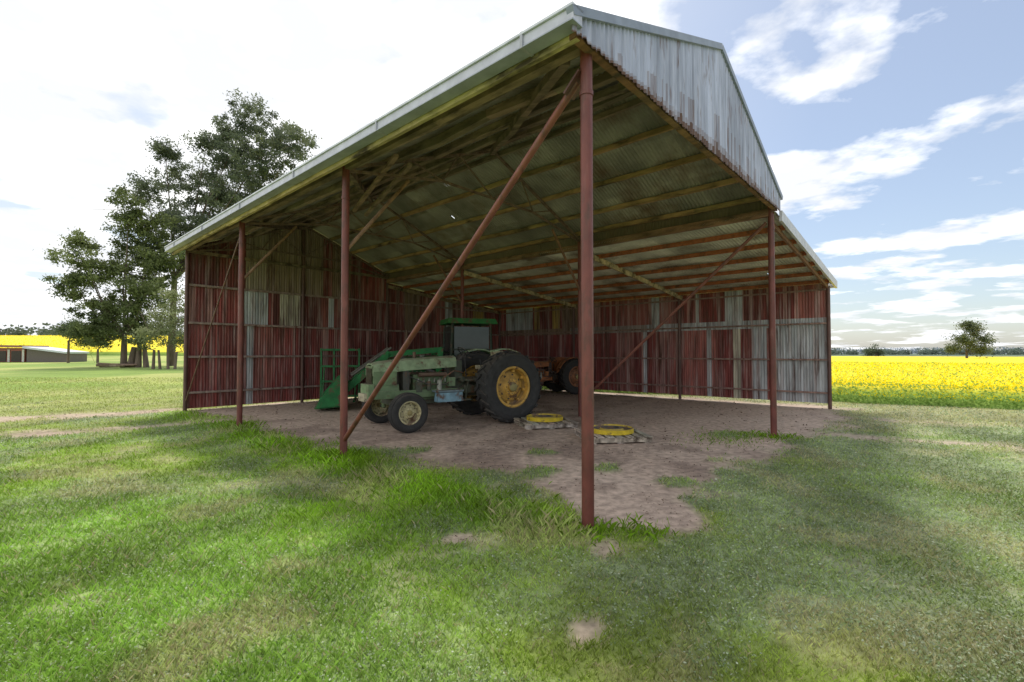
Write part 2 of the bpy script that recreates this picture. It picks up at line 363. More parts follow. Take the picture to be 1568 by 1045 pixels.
panels(mb,(0,ey,0),(1,0,0),(0,-1,0),E_+.02,12.56,cst(2.40),lambda u:roofz(u)-.03,[(7.2,7.9,BRN),(9.2,9.6,SIL),(10.8,11.5,YEL)],4,.012)
bx=W_+.06
panels(mb,(bx,0,0),(0,1,0),(-1,0,0),0.0,13.04,cst(.15),2.42,[(0,1.42,SIL),(1.62,2.05,SIL),(2.38,2.62,CRM),(3.3,3.45,SIL),(4.9,5.1,PINK),(5.6,5.75,SIL),(6.3,6.4,PINK),(8.2,8.3,PINK)],5)
panels(mb,(bx,0,0),(0,1,0),(-1,0,0),0.0,13.04,cst(2.36),2.66,[(0,5.6,SIL),(5.6,9,(.3,.25,.22)),(9,13,BRN)],6,.012)
panels(mb,(bx,0,0),(0,1,0),(-1,0,0),0.0,13.04,cst(2.62),3.60,[(2.3,2.85,SIL),(3.7,3.8,SIL),(5.1,5.4,SIL),(8.6,9.4,BRN),(9.5,9.9,YEL),(10.6,10.9,YEL),(11,12.6,SIL)],7,.024)
mb.obj('corrugated_walls',M_wall,shed,fixn=False)

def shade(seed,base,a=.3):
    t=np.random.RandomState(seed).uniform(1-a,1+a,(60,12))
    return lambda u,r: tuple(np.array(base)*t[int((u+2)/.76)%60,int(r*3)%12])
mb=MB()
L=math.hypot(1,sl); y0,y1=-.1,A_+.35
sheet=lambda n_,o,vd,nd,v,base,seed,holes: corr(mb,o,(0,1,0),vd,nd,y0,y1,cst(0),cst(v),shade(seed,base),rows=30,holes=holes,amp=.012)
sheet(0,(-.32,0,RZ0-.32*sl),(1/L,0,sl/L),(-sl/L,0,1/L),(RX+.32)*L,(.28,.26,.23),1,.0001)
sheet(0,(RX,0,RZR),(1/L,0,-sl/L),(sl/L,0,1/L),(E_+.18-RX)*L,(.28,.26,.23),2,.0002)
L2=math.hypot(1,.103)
sheet(0,(E_-.05,0,4.275),(1/L2,0,-.103/L2),(.103/L2,0,1/L2),(12.85-E_)*L2,(.54,.52,.47),3,.0003)  # lean-to iron coloured lighter to stand in for light bounced off the ground
corr(mb,(E_+.03,0,0),(0,1,0),(0,0,1),(1,0,0),y0+.05,y1,cst(4.22),cst(4.60),lambda u,r:(.16,.12,.09))
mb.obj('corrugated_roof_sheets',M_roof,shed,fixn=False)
mb=MB()
mb.beam((RX,y0,RZR+.015),(RX,y1,RZR+.015),.3,.03,(.5,.52,.54))
GUT=(.54,.54,.64)
mb.beam((-.37,y0-.06,RZ0-.32*sl-.02),(-.37,y1,RZ0-.32*sl-.02),.13,.11,GUT)
mb.beam((-.375,y0-.065,RZ0-.32*sl+.05),(-.375,y1,RZ0-.32*sl+.05),.16,.022,(.66,.67,.76))
mb.beam((-.375,y0-.062,RZ0-.32*sl-.075),(-.375,y1,RZ0-.32*sl-.075),.15,.012,(.36,.38,.45))
for yy in np.arange(.4,13,2.4): mb.beam((-.372,yy,RZ0-.32*sl-.085),(-.372,yy,RZ0-.32*sl+.065),.165,.03,(.40,.40,.46),(0,1,0))
for ya in (y0-.03,y1+.01):
    mb.beam((-.44,ya,RZ0-.44*sl+.05),(RX,ya,RZR+.05),.07,.08,(.26,.29,.37))
    mb.beam((RX,ya,RZR+.05),(E_+.2,ya,RZR-sl*(E_+.2-RX)+.05),.07,.08,(.26,.29,.37))
    mb.beam((E_+.12,ya-.01,4.22),(12.9,ya-.01,3.575),.05,.2,(.54,.54,.60))
mb.beam((12.93,y0,3.56),(12.93,y1,3.56),.12,.12,(.55,.58,.6))
mb.obj('gutters_and_barge_caps',M_trim,shed)
mb=MB()
_rg=np.random.RandomState(5)
_rt=_rg.rand(400)
def gcol(u,r):
    k=int((u+.5)/.8); b=np.array((.40,.42,.53))*[.85,1.05,.9,1.0,1.1,.85,1.02,.95,1,1][k%10]
    q=_rt[int((u+1)/.05)]
    if r<.05+.05*q: return (.12,.06,.035)
    if r<.10+.30*(q>.80): return tuple(b*.6+np.array((.15,.07,.03))*.4)
    return tuple(b)
_lo=[_rg.uniform(-.012,.012) for _ in range(300)]
corr(mb,(0,-.13,0),(1,0,0),(0,0,1),(0,-1,0),-.4,E_+.14,lambda u:4.31+_lo[int((u+1)/.076)],lambda u:(RZ0+sl*u if u<RX else RZR-sl*(u-RX))+.04,gcol,rows=16)
mb.obj('gable_cladding',M_gable,shed,fixn=False)
mb=MB(); PR=(.17,.048,.038)
for x,y,z in [(0,0,4.45),(0,C_,4.45),(0,B_,4.45),(E_,0,4.45),(E_,C_,4.4),(E_,B_,4.4)]:
    mb.tube((x,y,-.1),(x,y,z),.056,.056,PR,20)
    mb.tube((x,y,z-.5),(x,y,z-.46),.064,.064,PR,20)
for x,y,z in [(0,A_,4.45),(W_,0,3.5),(E_,A_,4.4),(W_,C_,3.5),(W_,B_,3.5),(W_,A_,3.5),(3.2,A_,5.6)]:
    mb.tube((x,y-.02 if y==A_ else y,-.1),(x,y-.02 if y==A_ else y,z),.05,.05,(.12,.06,.05),12)
mb.tube((0,.1,4.12),(0,C_-.02,.28),.036,.036,(.2,.065,.045),14)
mb.beam((.0,.03,4.18),(0,.2,4.02),.02,.16,(.12,.05,.04),(1,0,0))
mb.tube((E_,.08,4.1),(E_,C_-.05,.4),.032,.032,(.2,.07,.05),12)
mb.tube((.0,B_+.05,4.2),(0,A_-.1,.3),.016,.016,(.15,.08,.06))
mb.obj('pipe_posts_and_braces',M_post,shed)
mb=MB()
for y in (C_,B_):
    mb.tube((0,y,3.15),(1.15,y,4.55),.03,.03,(.24,.14,.08))
    mb.tube((E_,y,3.15),(E_-1.15,y,4.5),.03,.03,(.2,.1,.06))
ST=(.18,.12,.09)
for y in (.06,C_,B_,A_-.1):
    bz=4.4
    mb.beam((0,y,RZ0-.13),(RX,y,RZR-.13),.05,.05,ST); mb.beam((RX,y,RZR-.13),(E_,y,RZ0-.13),.05,.05,ST)
    if y>.1:
        mb.beam((0,y,bz),(1.9,y,4.75),.04,.04,ST); mb.beam((1.9,y,4.75),(4.5,y,4.75),.04,.04,ST); mb.beam((4.5,y,4.75),(E_,y,bz),.04,.04,ST)
        for a,b in [((.8,4.55),(1.2,RZ0+sl*1.2-.13)),((1.2,RZ0+sl*1.2-.13),(1.9,4.75)),((1.9,4.75),(2.3,RZ0+sl*2.3-.13)),((2.3,RZ0+sl*2.3-.13),(RX,4.75)),((RX,4.75),(RX,RZR-.13)),((RX,4.75),(4.1,RZ0+sl*2.34-.13)),((4.1,RZ0+sl*2.34-.13),(4.5,4.75)),((4.5,4.75),(5.2,RZ0+sl*1.24-.13))]:
            mb.beam((a[0],y,a[1]),(b[0],y,b[1]),.025,.025,ST)
mb.obj('steel_trusses',M_steel,shed)
mb=MB(); WD=(.23,.17,.12)
def wob(a,b,w,h,c,k=6,j=.015):
    pts=[Vector(a).lerp(Vector(b),i/k) for i in range(k+1)]
    for i,p in enumerate(pts):
        if 0<i<k: p.z+=R.uniform(-j,j); p.x+=R.uniform(-j,j)
    for p,q in zip(pts[:-1],pts[1:]): mb.beam(p,q,w*R.uniform(.88,1.1),h*R.uniform(.88,1.1),jit(c,.2))
for x in (.12,.9,1.7,2.45,3.05):
    wob((x,-.08,RZ0+sl*x-.085),(x,A_+.3,RZ0+sl*x-.085),.10,.12,WD,12,.03)
for x in (3.42,4.1,4.9,5.65,6.25):
    z=RZR-sl*(x-RX)-.07
    wob((x,-.08,z),(x,A_+.3,z),.06,.09,(.38,.24,.12) if x>3.5 else WD,9)
wob((-.26,-.09,4.365),(-.26,A_+.33,4.365),.05,.12,(.52,.39,.22),6,.004)
wob((0,0,4.46),(0,A_,4.46),.09,.12,(.22,.16,.1),6,.006)
wob((E_,0,4.28),(E_,A_,4.28),.09,.14,(.25,.14,.09),6,.006)
wob((-.3,-.06,4.36),(E_+.1,-.06,4.36),.07,.09,(.24,.13,.07),6,.006)
wob((0,A_-.06,4.4),(E_,A_-.06,4.4),.07,.09,(.2,.15,.1),6,.006)
for (ya,yb) in ((.3,C_-.2),(C_+.15,B_-.2),(B_+.2,A_-.3)):
    wob((0.1,ya,4.47),(3.0,yb,5.58),.09,.11,(.19,.14,.10),5,.03)
for y in (C_,B_): mb.beam((E_,y-.09,4.12),(W_,y-.09,3.5),.05,.13,(.52,.42,.26))
mb.beam((E_,A_-.05,4.08),(W_,A_-.05,3.46),.05,.11,(.3,.22,.14))
for i in range(2):
    yy=C_-.6+i*.2; mb.beam((.5+i*.4,yy,4.62+.03*i),(1.6+i*.4,yy+3.2,4.66+.03*i),.07,.05,jit((.24,.18,.12),.3))
mb.obj('timber_purlins_and_beams',M_timber,shed)
mb=MB()
for x in (7.1,8.1,9.1,10.1,11.1,12.1):
    z=4.27-(x-E_)*.103-.07; mb.beam((x,-.08,z),(x,A_,z),.05,.10,(.32,.095,.035))
mb.beam((E_,.02,4.12),(W_,.02,3.49),.05,.09,(.2,.1,.07))
for z in (.5,1.49,2.43,3.48):
    mb.beam((0,A_-.01,z),(E_,A_-.01,z),.05,.06,(.30,.22,.19))
    if z<3.5: mb.beam((E_,A_-.01,z),(W_,A_-.01,z),.05,.06,(.30,.22,.19))
for z in (.45,1.4,2.45,3.42): mb.beam((W_,0,z),(W_,A_,z),.05,.05,(.28,.18,.15))
mb.obj('steel_purlins_and_girts',M_steel,shed)

# ---------------------------------------------------------------- wheels / tractors
def wheel(e,name,x,y,r,w,rimr,rimc,lugs,side=1,hub=(.3,.25,.1)):
    T=MB(); BK=(.036,.035,.034)
    t=w/2; sh=.10*r
    prof=[(rimr,-t*.75),(rimr*1.05,-t*.95),((r+rimr)/2,-t*1.08),(r-sh*1.2,-t*1.0),(r-sh*.6,-t*.85),(r-sh*.55,0),(r-sh*.6,t*.85),(r-sh*1.2,t*1.0),((r+rimr)/2,t*1.08),(rimr*1.05,t*.95),(rimr,t*.75)]
    T.lathe(prof,BK,n=48)
    if lugs:
        for i in range(lugs):
            for s in (-1,1):
                g0=2*math.pi*(i+(0 if s>0 else .5))/lugs; P=[]
                dg=2*math.pi/lugs
                for rr in (r-sh*.75,r):
                    for yy,gg in ((.01*s,g0+dg*.55),(t*1.02*s,g0),(t*1.02*s,g0+dg*.33),(.01*s,g0+dg*.85)):
                        q=rr-(.035*r if abs(yy)>t*.5 and rr==r else 0)
                        P.append((q*math.cos(gg),yy,q*math.sin(gg)))
                T.hexa(P,BK)
    else:
        for k in (-.55,-.18,.18,.55):
            T.lathe([(r-sh*.6,t*(k-.12)),(r,t*(k-.09)),(r,t*(k+.09)),(r-sh*.6,t*(k+.12))],BK,n=48,sm=False)
    o=T.obj(name+'_tyre',M_rubber,e); o.location=(x,y,r)
    Q=MB(); s=side; dk=tuple(k*.45 for k in rimc); md=tuple(k*.8 for k in rimc)  # darker rim tones paint shade into the recessed dish for depth
    Q.lathe([(rimr*1.04,-t*.8),(rimr*.93,-t*.7),(rimr*.9,t*.5*1),(rimr*1.04,t*.8)],rimc)
    Q.lathe([(rimr*1.04,s*t*.8),(rimr*.96,s*t*.86),(rimr*.90,s*t*.80),(rimr*.86,s*t*.30),(rimr*.78,s*t*.12),(rimr*.70,s*t*.16),(rimr*.48,s*t*.34),(rimr*.40,s*t*.52),(rimr*.26,s*t*.55),(rimr*.23,s*t*.80),(rimr*.16,s*t*.88),(.001,s*t*.90)],rimc,
        cols=[rimc,rimc,rimc,dk,dk,md,rimc,rimc,md,hub,hub],n=48)
    for i in range(8):
        g=2*math.pi*i/8; Q.tube((rimr*.33*math.cos(g),s*t*.5,rimr*.33*math.sin(g)),(rimr*.33*math.cos(g),s*t*.62,rimr*.33*math.sin(g)),.03*rimr,None,(.2,.15,.06),6)
        g+=.2; Q.box(rimr*.80*math.cos(g),s*t*.25,rimr*.80*math.sin(g),rimr*.13,.05,rimr*.13,rimc)
        Q.tube((rimr*.59*math.cos(g),s*t*.24,rimr*.59*math.sin(g)),(rimr*.59*math.cos(g),s*t*.27,rimr*.59*math.sin(g)),.06*rimr,None,(.05,.04,.03),10)
    o=Q.obj(name+'_rim',M_mach,e); o.location=(x,y,r)
def tractor(name,pos,ang,body,dark,rim,frim,cab=False,loader=False,blue=False,scale=1,fadedtop=None):
    e=empty(name,(pos[0],pos[1],0),ang,scale)
    wheel(e,'rear_wheel_left',0,.82,.825,.44,.46,rim,22,1); wheel(e,'rear_wheel_right',0,-.82,.825,.44,.46,rim,22,-1)
    wheel(e,'front_wheel_left',2.45,.80,.40,.24,.235,frim,0,1); wheel(e,'front_wheel_right',2.45,-.80,.40,.24,.235,frim,0,-1)
    m=MB(); top=fadedtop or body
    m.tube((0,-.7,.825),(0,.7,.825),.11,None,dark,14); m.box(0,0,.86,.55,.5,.5,dark)
    m.box(.75,0,.82,1.1,.40,.42,dark,.95,.9)
    m.box(1.65,0,.85,.85,.36,.55,tuple(k*.7 for k in body))
    m.box(1.65,0,.55,.75,.28,.14,dark)
    for s in (-1,1):
        m.beam((.9,s*.24,.72),(2.95,s*.24,.72),.06,.16,body)
        m.tube((1.32,s*.24,1.12),(1.98,s*.24,1.12),.045,None,(.12,.07,.05),10)
        for i in range(4): m.tube((1.38+i*.18,s*.14,1.1),(1.38+i*.18,s*.27,1.12),.03,None,(.12,.07,.05),8)
        for i in range(6): m.tube((1.32+i*.13,s*.19,.95),(1.32+i*.13,s*.20,1.04),.02,None,(.3,.3,.26),6)
        m.tube((1.5,s*.27,.75),(1.5,s*.27,1.0),.055,None,(.35,.35,.3),12); m.tube((1.75,s*.26,.78),(1.75,s*.26,.98),.05,None,dark,12)
        m.box(1.2,s*.25,.95,.16,.12,.2,jit(body,.3)); m.box(1.98,s*.22,.86,.14,.12,.22,dark)
        m.path([(1.1,s*.27,1.05),(1.35,s*.3,.9),(1.8,s*.3,.92),(2.2,s*.22,1.1)],.013,(.05,.05,.05))
        m.path([(.6,s*.27,1.0),(1.0,s*.29,.8),(1.4,s*.29,.66)],.014,(.07,.06,.05))
        m.path([(.9,s*.26,1.15),(1.15,s*.31,1.2),(1.4,s*.28,1.05),(1.6,s*.3,.7)],.011,(.25,.1,.06))
        m.tube((.95,s*.22,1.0),(.95,s*.36,1.0),.06,None,dark,10); m.box(.75,s*.3,.78,.3,.14,.18,jit(dark,.3))
    m.box(2.25,0,.98,.14,.42,.55,(.06,.06,.05)); m.box(2.7,0,.80,.62,.46,.26,body,.92,.9)
    m.tube((2.18,0,1.0),(2.14,0,1.0),.19,None,(.08,.07,.05),14)
    m.box(3.02,0,.80,.12,.5,.3,tuple(min(1,k*1.3) for k in body))
    m.box(3.10,0,.68,.10,.36,.16,(.45,.40,.28))
    m.box(2.45,0,.55,.18,.95,.13,dark); m.tube((2.45,-.7,.5),(2.45,.7,.5),.05,None,body,12)
    for s in (-1,1):
        m.tube((2.45,s*.58,.38),(2.45,s*.58,.72),.05,None,body,12); m.tube((2.45,s*.55,.40),(2.45,s*.74,.40),.04,None,dark,10)
        m.tube((2.25,s*.55,.62),(2.25,s*.05,.62),.016,None,dark,8)
    hp=[(-.23,1.22),(-.23,1.36),(-.19,1.44),(-.1,1.475),(.1,1.475),(.19,1.44),(.23,1.36),(.23,1.22),(.205,1.22),(.205,1.35),(.17,1.41),(.09,1.45),(-.09,1.45),(-.17,1.41),(-.205,1.35),(-.205,1.22)]
    xs=[1.05,2.2,2.75,2.98]; zz=[.06,0.0,-.05,-.10]; V=[];k=len(hp)
    for x,dz in zip(xs,zz):
        for y,z in hp: V.append((x,y,z+dz))
    F=[(j*k+i,j*k+(i+1)%k,(j+1)*k+(i+1)%k,(j+1)*k+i) for j in range(3) for i in range(k)]
    F+=[(i,i+1,14-i,15-i) for i in range(7)]+[(3*k+15-i,3*k+14-i,3*k+i+1,3*k+i) for i in range(7)]
    m.add(V,F,top)
    for s in (-1,1): m.box(2.72,s*.222,1.07,.5,.02,.28,body)
    m.box(2.62,0,1.10,.3,.36,.2,(.2,.1,.06))
    for i in range(6): m.box(2.99,-.15+i*.06,1.10,.015,.015,.36,(.10,.08,.05))
    m.box(2.98,0,1.30,.03,.44,.05,body)
    m.tube((2.0,.05,1.4),(2.0,.05,1.62 if not cab else 2.3),.035,None,(.1,.06,.04),12)
    m.tube((1.75,-.08,1.4),(1.75,-.08,1.56),.06,None,dark,12)
    m.box(.98,0,1.22,.2,.42,.42,dark,.9,.9); m.tube((.88,0,1.38),(.72,0,1.58),.02,None,(.05,.05,.05),8)
    n=20; c0=Vector((.70,0,1.60)); ax=Vector((-.62,0,.78)); u=Vector((0,1,0)); w=ax.cross(u)
    pts=[c0+(u*math.cos(2*math.pi*i/n)+w*math.sin(2*math.pi*i/n))*.2 for i in range(n+1)]; m.path(pts,.014,(.03,.03,.03),6)
    for i in (0,7,13): m.tube(c0,pts[i],.01,None,(.03,.03,.03),6)
    m.box(.05,0,1.25,.45,.48,.1,(.42,.38,.25)); m.box(-.2,0,1.47,.10,.46,.36,(.36,.32,.2),.9,.9); m.box(.05,0,1.12,.3,.3,.18,dark)
    m.box(.62,0,.98,.6,1.05,.04,dark)
    for s in (-1,1):
        pr=[]
        for i in range(9):
            g=math.radians(25+i*15); pr.append((.9*math.cos(g),.825+.9*math.sin(g)*.98))
        pin=[(x*.965,(z-.825)*.965+.825) for x,z in pr][::-1]
        m.prism(pr+pin,s*.48 if s>0 else -.80,s*.80 if s>0 else -.48,top) if not blue else m.prism(pr[3:]+pin[:-3],s*.48 if s>0 else -.66,s*.66 if s>0 else -.48,top)
        pr2=[(.78,1.0)]+[(x*.96,(z-.825)*.96+.825) for x,z in pr]+[(-.7,1.0)]
        if not blue: m.prism(pr2,s*.47,s*.485,body)
        m.box(.95,s*.42,.55,.3,.22,.03,dark); m.beam((.85,s*.42,.95),(.92,s*.42,.56),.03,.03,dark)
        m.tube((.45,s*.38,1.0),(.5,s*.36,1.45),.014,None,(.05,.05,.05),8)
        m.beam((-.2,s*.3,.6),(-1.0,s*.34,.45),.05,.07,dark); m.beam((-.25,s*.25,1.1),(-.95,s*.3,1.0),.03,.03,dark); m.beam((-.9,s*.3,1.0),(-.9,s*.33,.48),.03,.03,dark)
    if blue: m.box(1.35,.44,.63,.62,.2,.2,(.20,.34,.42),.95,.9); m.box(1.35,.40,.76,.66,.26,.04,(.16,.22,.25))
    if cab:
        for x in (-.55,.75):
            for s in (-1,1): m.beam((x,s*.62,1.1),(x*.92,s*.58,2.5),.07,.07,dark)
        m.box(.08,0,2.58,1.6,1.4,.16,body,.93,.9); m.box(.1,0,1.15,1.25,1.22,.1,dark)
        for s in (-1,1): m.beam((-.55,s*.62,1.7),(.75,s*.62,1.7),.04,.05,dark); m.beam((.75,s*.62,1.6),(.75,0,1.6),.04,.05,dark)
    if loader:
        for s in (-1,1):
            m.beam((1.15,s*.5,.6),(1.05,s*.5,1.75),.12,.16,body)
            m.beam((1.0,s*.5,1.7),(2.6,s*.5,1.55),.09,.16,body); m.beam((2.55,s*.5,1.6),(3.75,s*.5,.55),.09,.18,body)
            m.tube((1.2,s*.5,1.0),(2.2,s*.5,1.45),.045,None,(.1,.1,.1),10); m.tube((2.5,s*.5,1.75),(3.6,s*.5,.95),.035,None,(.12,.12,.1),10)
        m.tube((2.6,-.5,1.5),(2.6,.5,1.5),.05,None,body,10)
        bk=[(3.75,.95),(3.72,.4),(3.85,.12),(4.55,.08),(4.55,.11),(3.9,.16),(3.78,.42),(3.80,.95)]
        m.prism(bk,-.95,.95,body)
        for s in (-.95,.93): m.prism([(3.75,.95),(3.72,.4),(3.85,.12),(4.55,.08),(4.4,.35),(3.95,.9)],s,s+.02,body)
    m.obj('body',M_mach,e,.008)
    if cab:
        g=MB()
        for s in (-1,1): g.box(.1,s*.60,1.85,1.1,.01,1.1,(.03,.05,.05))
        g.box(.72,0,1.95,.01,1.05,.95,(.03,.05,.05)); g.obj('cab_windows',M_glass,e)
    return e
HD=math.atan2(-.575,-.818)
tractor('green_tractor',(-.54,11.62),HD,(.15,.22,.11),(.07,.08,.055),(.60,.35,.07),(.58,.52,.30),blue=True,fadedtop=(.27,.36,.21))
tractor('loader_tractor',(-1.35,15.2),math.radians(200),(.015,.18,.045),(.02,.035,.02),(.5,.38,.03),(.5,.38,.03),cab=True,loader=True)
tractor('orange_tractor',(2.15,18.9),math.radians(205),(.38,.13,.04),(.07,.05,.04),(.30,.12,.05),(.3,.12,.05),scale=.84)
e=empty('bale_fork_frame',(-5.75,15.9,0),math.radians(15)); m=MB(); G=(.025,.2,.06)
for z in (.15,.65,1.15,1.7): m.beam((-.62,0,z),(.62,0,z),.06,.07,G)
for x in (-.6,-.2,.2,.6): m.beam((x,0,0),(x,0,1.75),.06,.06,G,(0,1,0))
for x in (-.5,.5): m.beam((x,0,.1),(x,-1.0,.06),.07,.05,G); m.beam((x,-.02,1.1),(x,-.5,.1),.04,.04,G)
m.obj('frame',M_mach,e,.005)
def pallet(pos,ang,rimc):
    e=empty('wooden_pallet',(pos[0],pos[1],0),ang); m=MB(); c=(.42,.36,.30)
    for y in (-.45,0,.45): 
        m.box(0,y,.065,1.15,.09,.08,jit(c))
    for i in range(7): m.box(-.52+i*.173,0,.118,.12,1.05,.022,jit(c,.25),M=Matrix.Rotation(R.uniform(-.03,.03),3,'Z'))
    for i in range(3): m.box(-.5+i*.5,0,.014,.12,1.0,.022,jit(c,.25))
    m.obj('boards',M_timber,e,.004)
    w=empty('wheel_rim',(pos[0],pos[1],.135),ang); q=MB(); Yc=(.62,.45,.02); K=(.04,.04,.035)
    q.lathe([(.13,.05),(.14,.085),(.20,.075),(.25,.02),(.33,.02),(.36,.06),(.38,.085),(.40,.08),(.40,.0),(.36,0.0),(.2,.0),(.13,.05)],Yc,
       cols=[K,K,Yc,K,rimc,Yc,Yc,Yc,Yc,Yc,Yc],n=40)
    q.tube((0,0,0),(0,.05,0),.1,None,(.04,.035,.03),16)
    for i in range(6):
        g=i*math.pi/3; q.beam((.08*math.cos(g),.02,.08*math.sin(g)),(.2*math.cos(g),.03,.2*math.sin(g)),.04,.02,(.05,.04,.03),(0,1,0))
    o=q.obj('disc',M_mach,w); o.rotation_euler=(math.pi/2,0,0)
pallet((.72,10.45),.25,(.5,.38,.04)); pallet((1.85,8.85),.12,(.05,.05,.05))

# ---------------------------------------------------------------- trees
def tree(name,Yd,base_u,base_v,blobs,col0,col1,trunks,nsub=26,nl=95,seed=1,lsz=.3,f=726.17):
    rs=np.random.RandomState(seed)
    conv=lambda u,v,dy=0:np.array([(u-784)/f*(Yd+dy),Yd+dy,1.6+(541-v)/f*(Yd+dy)])
    b0=conv(base_u,541); b0[2]=float(hz(b0[0],b0[1])); e=empty(name,tuple(b0)); Ps=[];Cs=[]
    m=MB(); cen=[]
    for (u,v,r) in blobs:
        rad=r*1.06/f*Yd; dy=rs.uniform(-1,1)*rad*.8; c=conv(u,v,0); c[1]+=dy; cen.append(c)
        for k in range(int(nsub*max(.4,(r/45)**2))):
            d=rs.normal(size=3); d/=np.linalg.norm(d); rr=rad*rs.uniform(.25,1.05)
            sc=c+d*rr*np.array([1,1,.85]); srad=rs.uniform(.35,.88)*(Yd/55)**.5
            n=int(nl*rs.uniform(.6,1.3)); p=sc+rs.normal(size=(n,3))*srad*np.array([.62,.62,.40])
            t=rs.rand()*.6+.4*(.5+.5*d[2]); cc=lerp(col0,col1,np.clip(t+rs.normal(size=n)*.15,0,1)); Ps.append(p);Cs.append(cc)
    tops=[]
    for (tu,r0) in trunks:
        b=conv(tu,541); b[2]=float(hz(b[0],b[1]))-.2; tgt=min(cen,key=lambda q:abs(q[0]-b[0])+abs(q[2]-b[2]-3)*.5)
        t=np.array([b[0]*.6+tgt[0]*.4,b[1],b[2]+ (tgt[2]-b[2])*.6]); m.tube(b,t,r0,r0*.7,(.16,.12,.09),10); tops.append((t,r0*.65))
    for c in cen:
        t,r0=min(tops,key=lambda q:np.linalg.norm(q[0]-c)); mid=(t+c)/2+np.array([rs.uniform(-.5,.5),0,-.6])
        m.tube(t,mid,r0*.5,r0*.3,(.13,.10,.08),7); m.tube(mid,c,r0*.3,r0*.1,(.13,.10,.08),6)
        for k in range(4):
            d=rs.normal(size=3)*1.3; m.tube(c,c+d,r0*.1,.02,(.12,.09,.07),5)
    m.obj('trunk_and_limbs',M_bark,e,off=tuple(b0))
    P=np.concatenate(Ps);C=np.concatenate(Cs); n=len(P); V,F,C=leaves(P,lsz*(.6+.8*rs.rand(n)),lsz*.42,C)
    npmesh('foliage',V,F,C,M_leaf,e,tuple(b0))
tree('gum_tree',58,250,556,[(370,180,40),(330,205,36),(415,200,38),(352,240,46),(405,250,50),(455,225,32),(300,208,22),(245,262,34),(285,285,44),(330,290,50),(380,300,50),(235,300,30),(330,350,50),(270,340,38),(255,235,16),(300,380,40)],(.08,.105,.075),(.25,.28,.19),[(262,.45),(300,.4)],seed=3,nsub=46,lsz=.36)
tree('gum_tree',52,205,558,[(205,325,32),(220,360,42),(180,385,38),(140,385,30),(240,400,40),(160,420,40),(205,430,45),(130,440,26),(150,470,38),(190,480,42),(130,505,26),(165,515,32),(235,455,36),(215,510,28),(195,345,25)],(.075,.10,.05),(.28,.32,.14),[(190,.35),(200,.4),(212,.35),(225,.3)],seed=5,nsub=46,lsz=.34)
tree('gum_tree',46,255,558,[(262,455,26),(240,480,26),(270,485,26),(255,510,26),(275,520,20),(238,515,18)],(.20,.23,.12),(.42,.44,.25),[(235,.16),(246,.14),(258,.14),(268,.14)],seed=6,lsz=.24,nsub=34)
tree('gum_tree',75,100,552,[(105,498,12),(95,505,9),(118,510,10),(150,520,14),(125,525,10)],(.08,.11,.06),(.18,.22,.12),[(105,.2),(150,.2)],seed=8,lsz=.3,nsub=30)
tree('gum_tree',97,1480,553,[(1485,505,11),(1468,520,12),(1494,519,13),(1480,530,14),(1462,536,9),(1499,536,8),(1478,499,6)],(.09,.12,.07),(.20,.24,.14),[(1480,.25)],seed=9,lsz=.4,nsub=30,nl=80)
tree('gum_tree',165,1341,548,[(1341,537,8),(1334,541,5),(1348,541,5)],(.09,.12,.08),(.17,.20,.13),[(1341,.2)],seed=10,lsz=.5,nsub=30,nl=60)
Ps=[];Cs=[]
def belt(Yd,u0,u1,step,hmin,hmax,c0,c1):
    u=u0
    while u<u1:
        X=(u-784)/726*Yd; h=R.uniform(hmin,hmax); w=h*R.uniform(.6,1.6); yy=Yd+R.uniform(-15,15); n=90
        p=np.array([X,yy,float(hz(X,yy))+h*.5])+np.clip(R.normal(size=(n,3)),-1.8,1.8)*np.array([w*.5,w*.4,h*.3]); Ps.append(p); Cs.append(lerp(c0,c1,R.rand(n)))
        u+=step*R.uniform(.5,1.5)
belt(205,-120,300,7,3.0,6.5,(.11,.14,.09),(.22,.25,.16))
belt(380,1180,1900,6,3.0,5.5,(.13,.17,.14),(.22,.26,.22))
belt(700,1180,1900,5,7,10,(.20,.26,.32),(.26,.32,.37))  # blue-grey leaf colour paints distance haze into the farthest belts
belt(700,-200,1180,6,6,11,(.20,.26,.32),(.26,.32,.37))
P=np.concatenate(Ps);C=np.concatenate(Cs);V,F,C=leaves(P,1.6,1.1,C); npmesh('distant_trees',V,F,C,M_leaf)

# ---------------------------------------------------------------- far farm shed, log pile
fx,fy=-82,82; e=empty('farm_outbuilding',(fx,fy,float(hz(fx,fy))),.08); m=MB()
m.box(-3.5,0,1.2,6.5,4,2.4,(.34,.10,.07)); m.beam((-7,-.3,2.75),(0,-.3,2.65),5.0,.35,(.30,.13,.10),(0,0,1))
for x in (-6.2,-3.9,-1.6): m.box(x,-2.06,1.0,1.5,.06,1.8,(.04,.03,.025))
for x in (-5.05,-2.75,-.5): m.box(x,-2.07,1.1,.35,.06,2.1,(.6,.58,.55))
m.hexa([(0,-2,0),(6.5,-2,0),(6.5,2,0),(0,2,0),(0,-2,2.4),(6.5,-2,1.5),(6.5,2,1.5),(0,2,2.4)],(.16,.13,.12))
m.beam((0,-.4,2.5),(6.8,-.4,1.6),4.9,.30,(.62,.66,.72))
m.obj('walls_and_roof',M_trim,e)
e=empty('log_pile',(-43,51,0),.2); m=MB()
for i in range(7): m.tube((R.uniform(-2,0),R.uniform(-.5,.5),.2+.1*(i%3)),(R.uniform(.3,2.5),R.uniform(-.5,.5),.2+.12*(i%2)),.16,.1,jit((.25,.18,.12),.3),8)
m.obj('logs',M_bark,e)

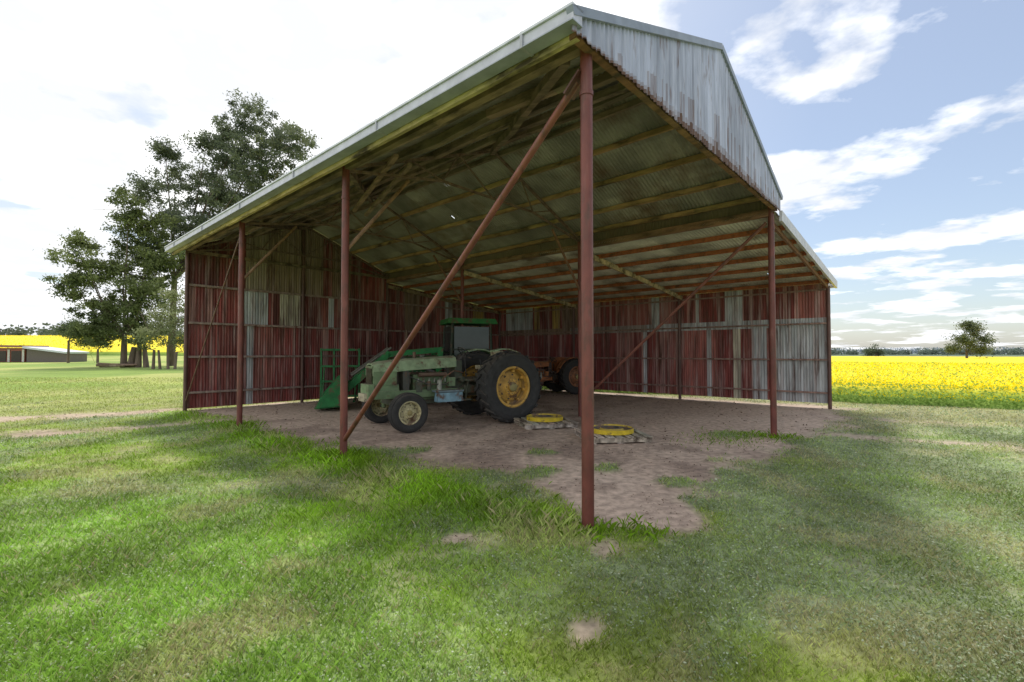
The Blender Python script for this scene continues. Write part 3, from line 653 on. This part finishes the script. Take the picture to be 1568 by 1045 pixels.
# ---------------------------------------------------------------- world / sun / camera
EL=math.radians(65); AZ=math.radians(-16)
s=Vector((math.sin(AZ)*math.cos(EL),math.cos(AZ)*math.cos(EL),math.sin(EL)))
sd=bpy.data.lights.new('sun','SUN'); sd.energy=3.0; sd.angle=math.radians(9); sd.color=(1,.95,.86)
so=bpy.data.objects.new('sun',sd); so.rotation_euler=(-s).to_track_quat('-Z','Y').to_euler(); bpy.context.collection.objects.link(so)
w=bpy.data.worlds.new('World'); bpy.context.scene.world=w; w.use_nodes=True; nt=w.node_tree
bg=nt.nodes['Background']; bg.inputs[1].default_value=.15
sky=N(nt,'ShaderNodeTexSky',sky_type='NISHITA'); sky.sun_disc=False; sky.sun_elevation=EL; sky.sun_rotation=AZ; sky.air_density=1; sky.dust_density=1.2; sky.ozone_density=1.5
tc=N(nt,'ShaderNodeTexCoord'); sep=N(nt,'ShaderNodeSeparateXYZ'); nt.links.new(tc.outputs['Generated'],sep.inputs[0])
def mth(op,a,b=None,c=None):
    n=N(nt,'ShaderNodeMath',operation=op)
    for i,v in enumerate((a,b,c)):
        if v is None: continue
        if isinstance(v,(int,float)): n.inputs[i].default_value=v
        else: nt.links.new(v,n.inputs[i])
    return n.outputs[0]
zc=mth('ADD',mth('MAXIMUM',sep.outputs[2],0),.10)
cb=N(nt,'ShaderNodeCombineXYZ'); nt.links.new(mth('DIVIDE',sep.outputs[0],zc),cb.inputs[0]); nt.links.new(mth('DIVIDE',sep.outputs[1],zc),cb.inputs[1])
def cn(scale,off,detail=9,rough=.55):
    mp=N(nt,'ShaderNodeMapping'); mp.inputs['Location'].default_value=off; nt.links.new(cb.outputs[0],mp.inputs[0])
    n=N(nt,'ShaderNodeTexNoise'); n.inputs['Scale'].default_value=scale;n.inputs['Detail'].default_value=detail;n.inputs['Roughness'].default_value=rough
    nt.links.new(mp.outputs[0],n.inputs['Vector']); return n.outputs['Fac']
c1=cn(1.7,(3.1,1.7,0),7); c2=cn(2.6,(7.7,4.2,0),4,.6)
left=ramp(nt,sep.outputs[0],.45,-.30,0.04,.21)
d1=mth('ADD',c1,left)
mask=ramp(nt,d1,.53,.62)
shade_=ramp(nt,c2,.44,.66,1,.0)
ccol=mixc(nt,mth('MULTIPLY',shade_,.8),(10.5,10.5,10.5),(5.6,5.8,6.2))
veilf=ramp(nt,sep.outputs[0],.5,-.1,.22,.6)
veil=mixc(nt,veilf,sky.outputs[0],(6.3,6.7,7.2))
fin=mixc(nt,mask,veil,ccol)
nt.links.new(fin,bg.inputs[0])
cd=bpy.data.cameras.new('Camera'); cam=bpy.data.objects.new('Camera',cd); bpy.context.collection.objects.link(cam)
cd.lens=726.17/1568*36; cd.clip_end=9000; cd.clip_start=.05
cam.location=(0,0,1.6); cam.rotation_euler=(math.pi/2+.0248,0,0)
sc=bpy.context.scene; sc.camera=cam
sc.view_settings.view_transform='Standard'; sc.view_settings.look='None'; sc.view_settings.exposure=0
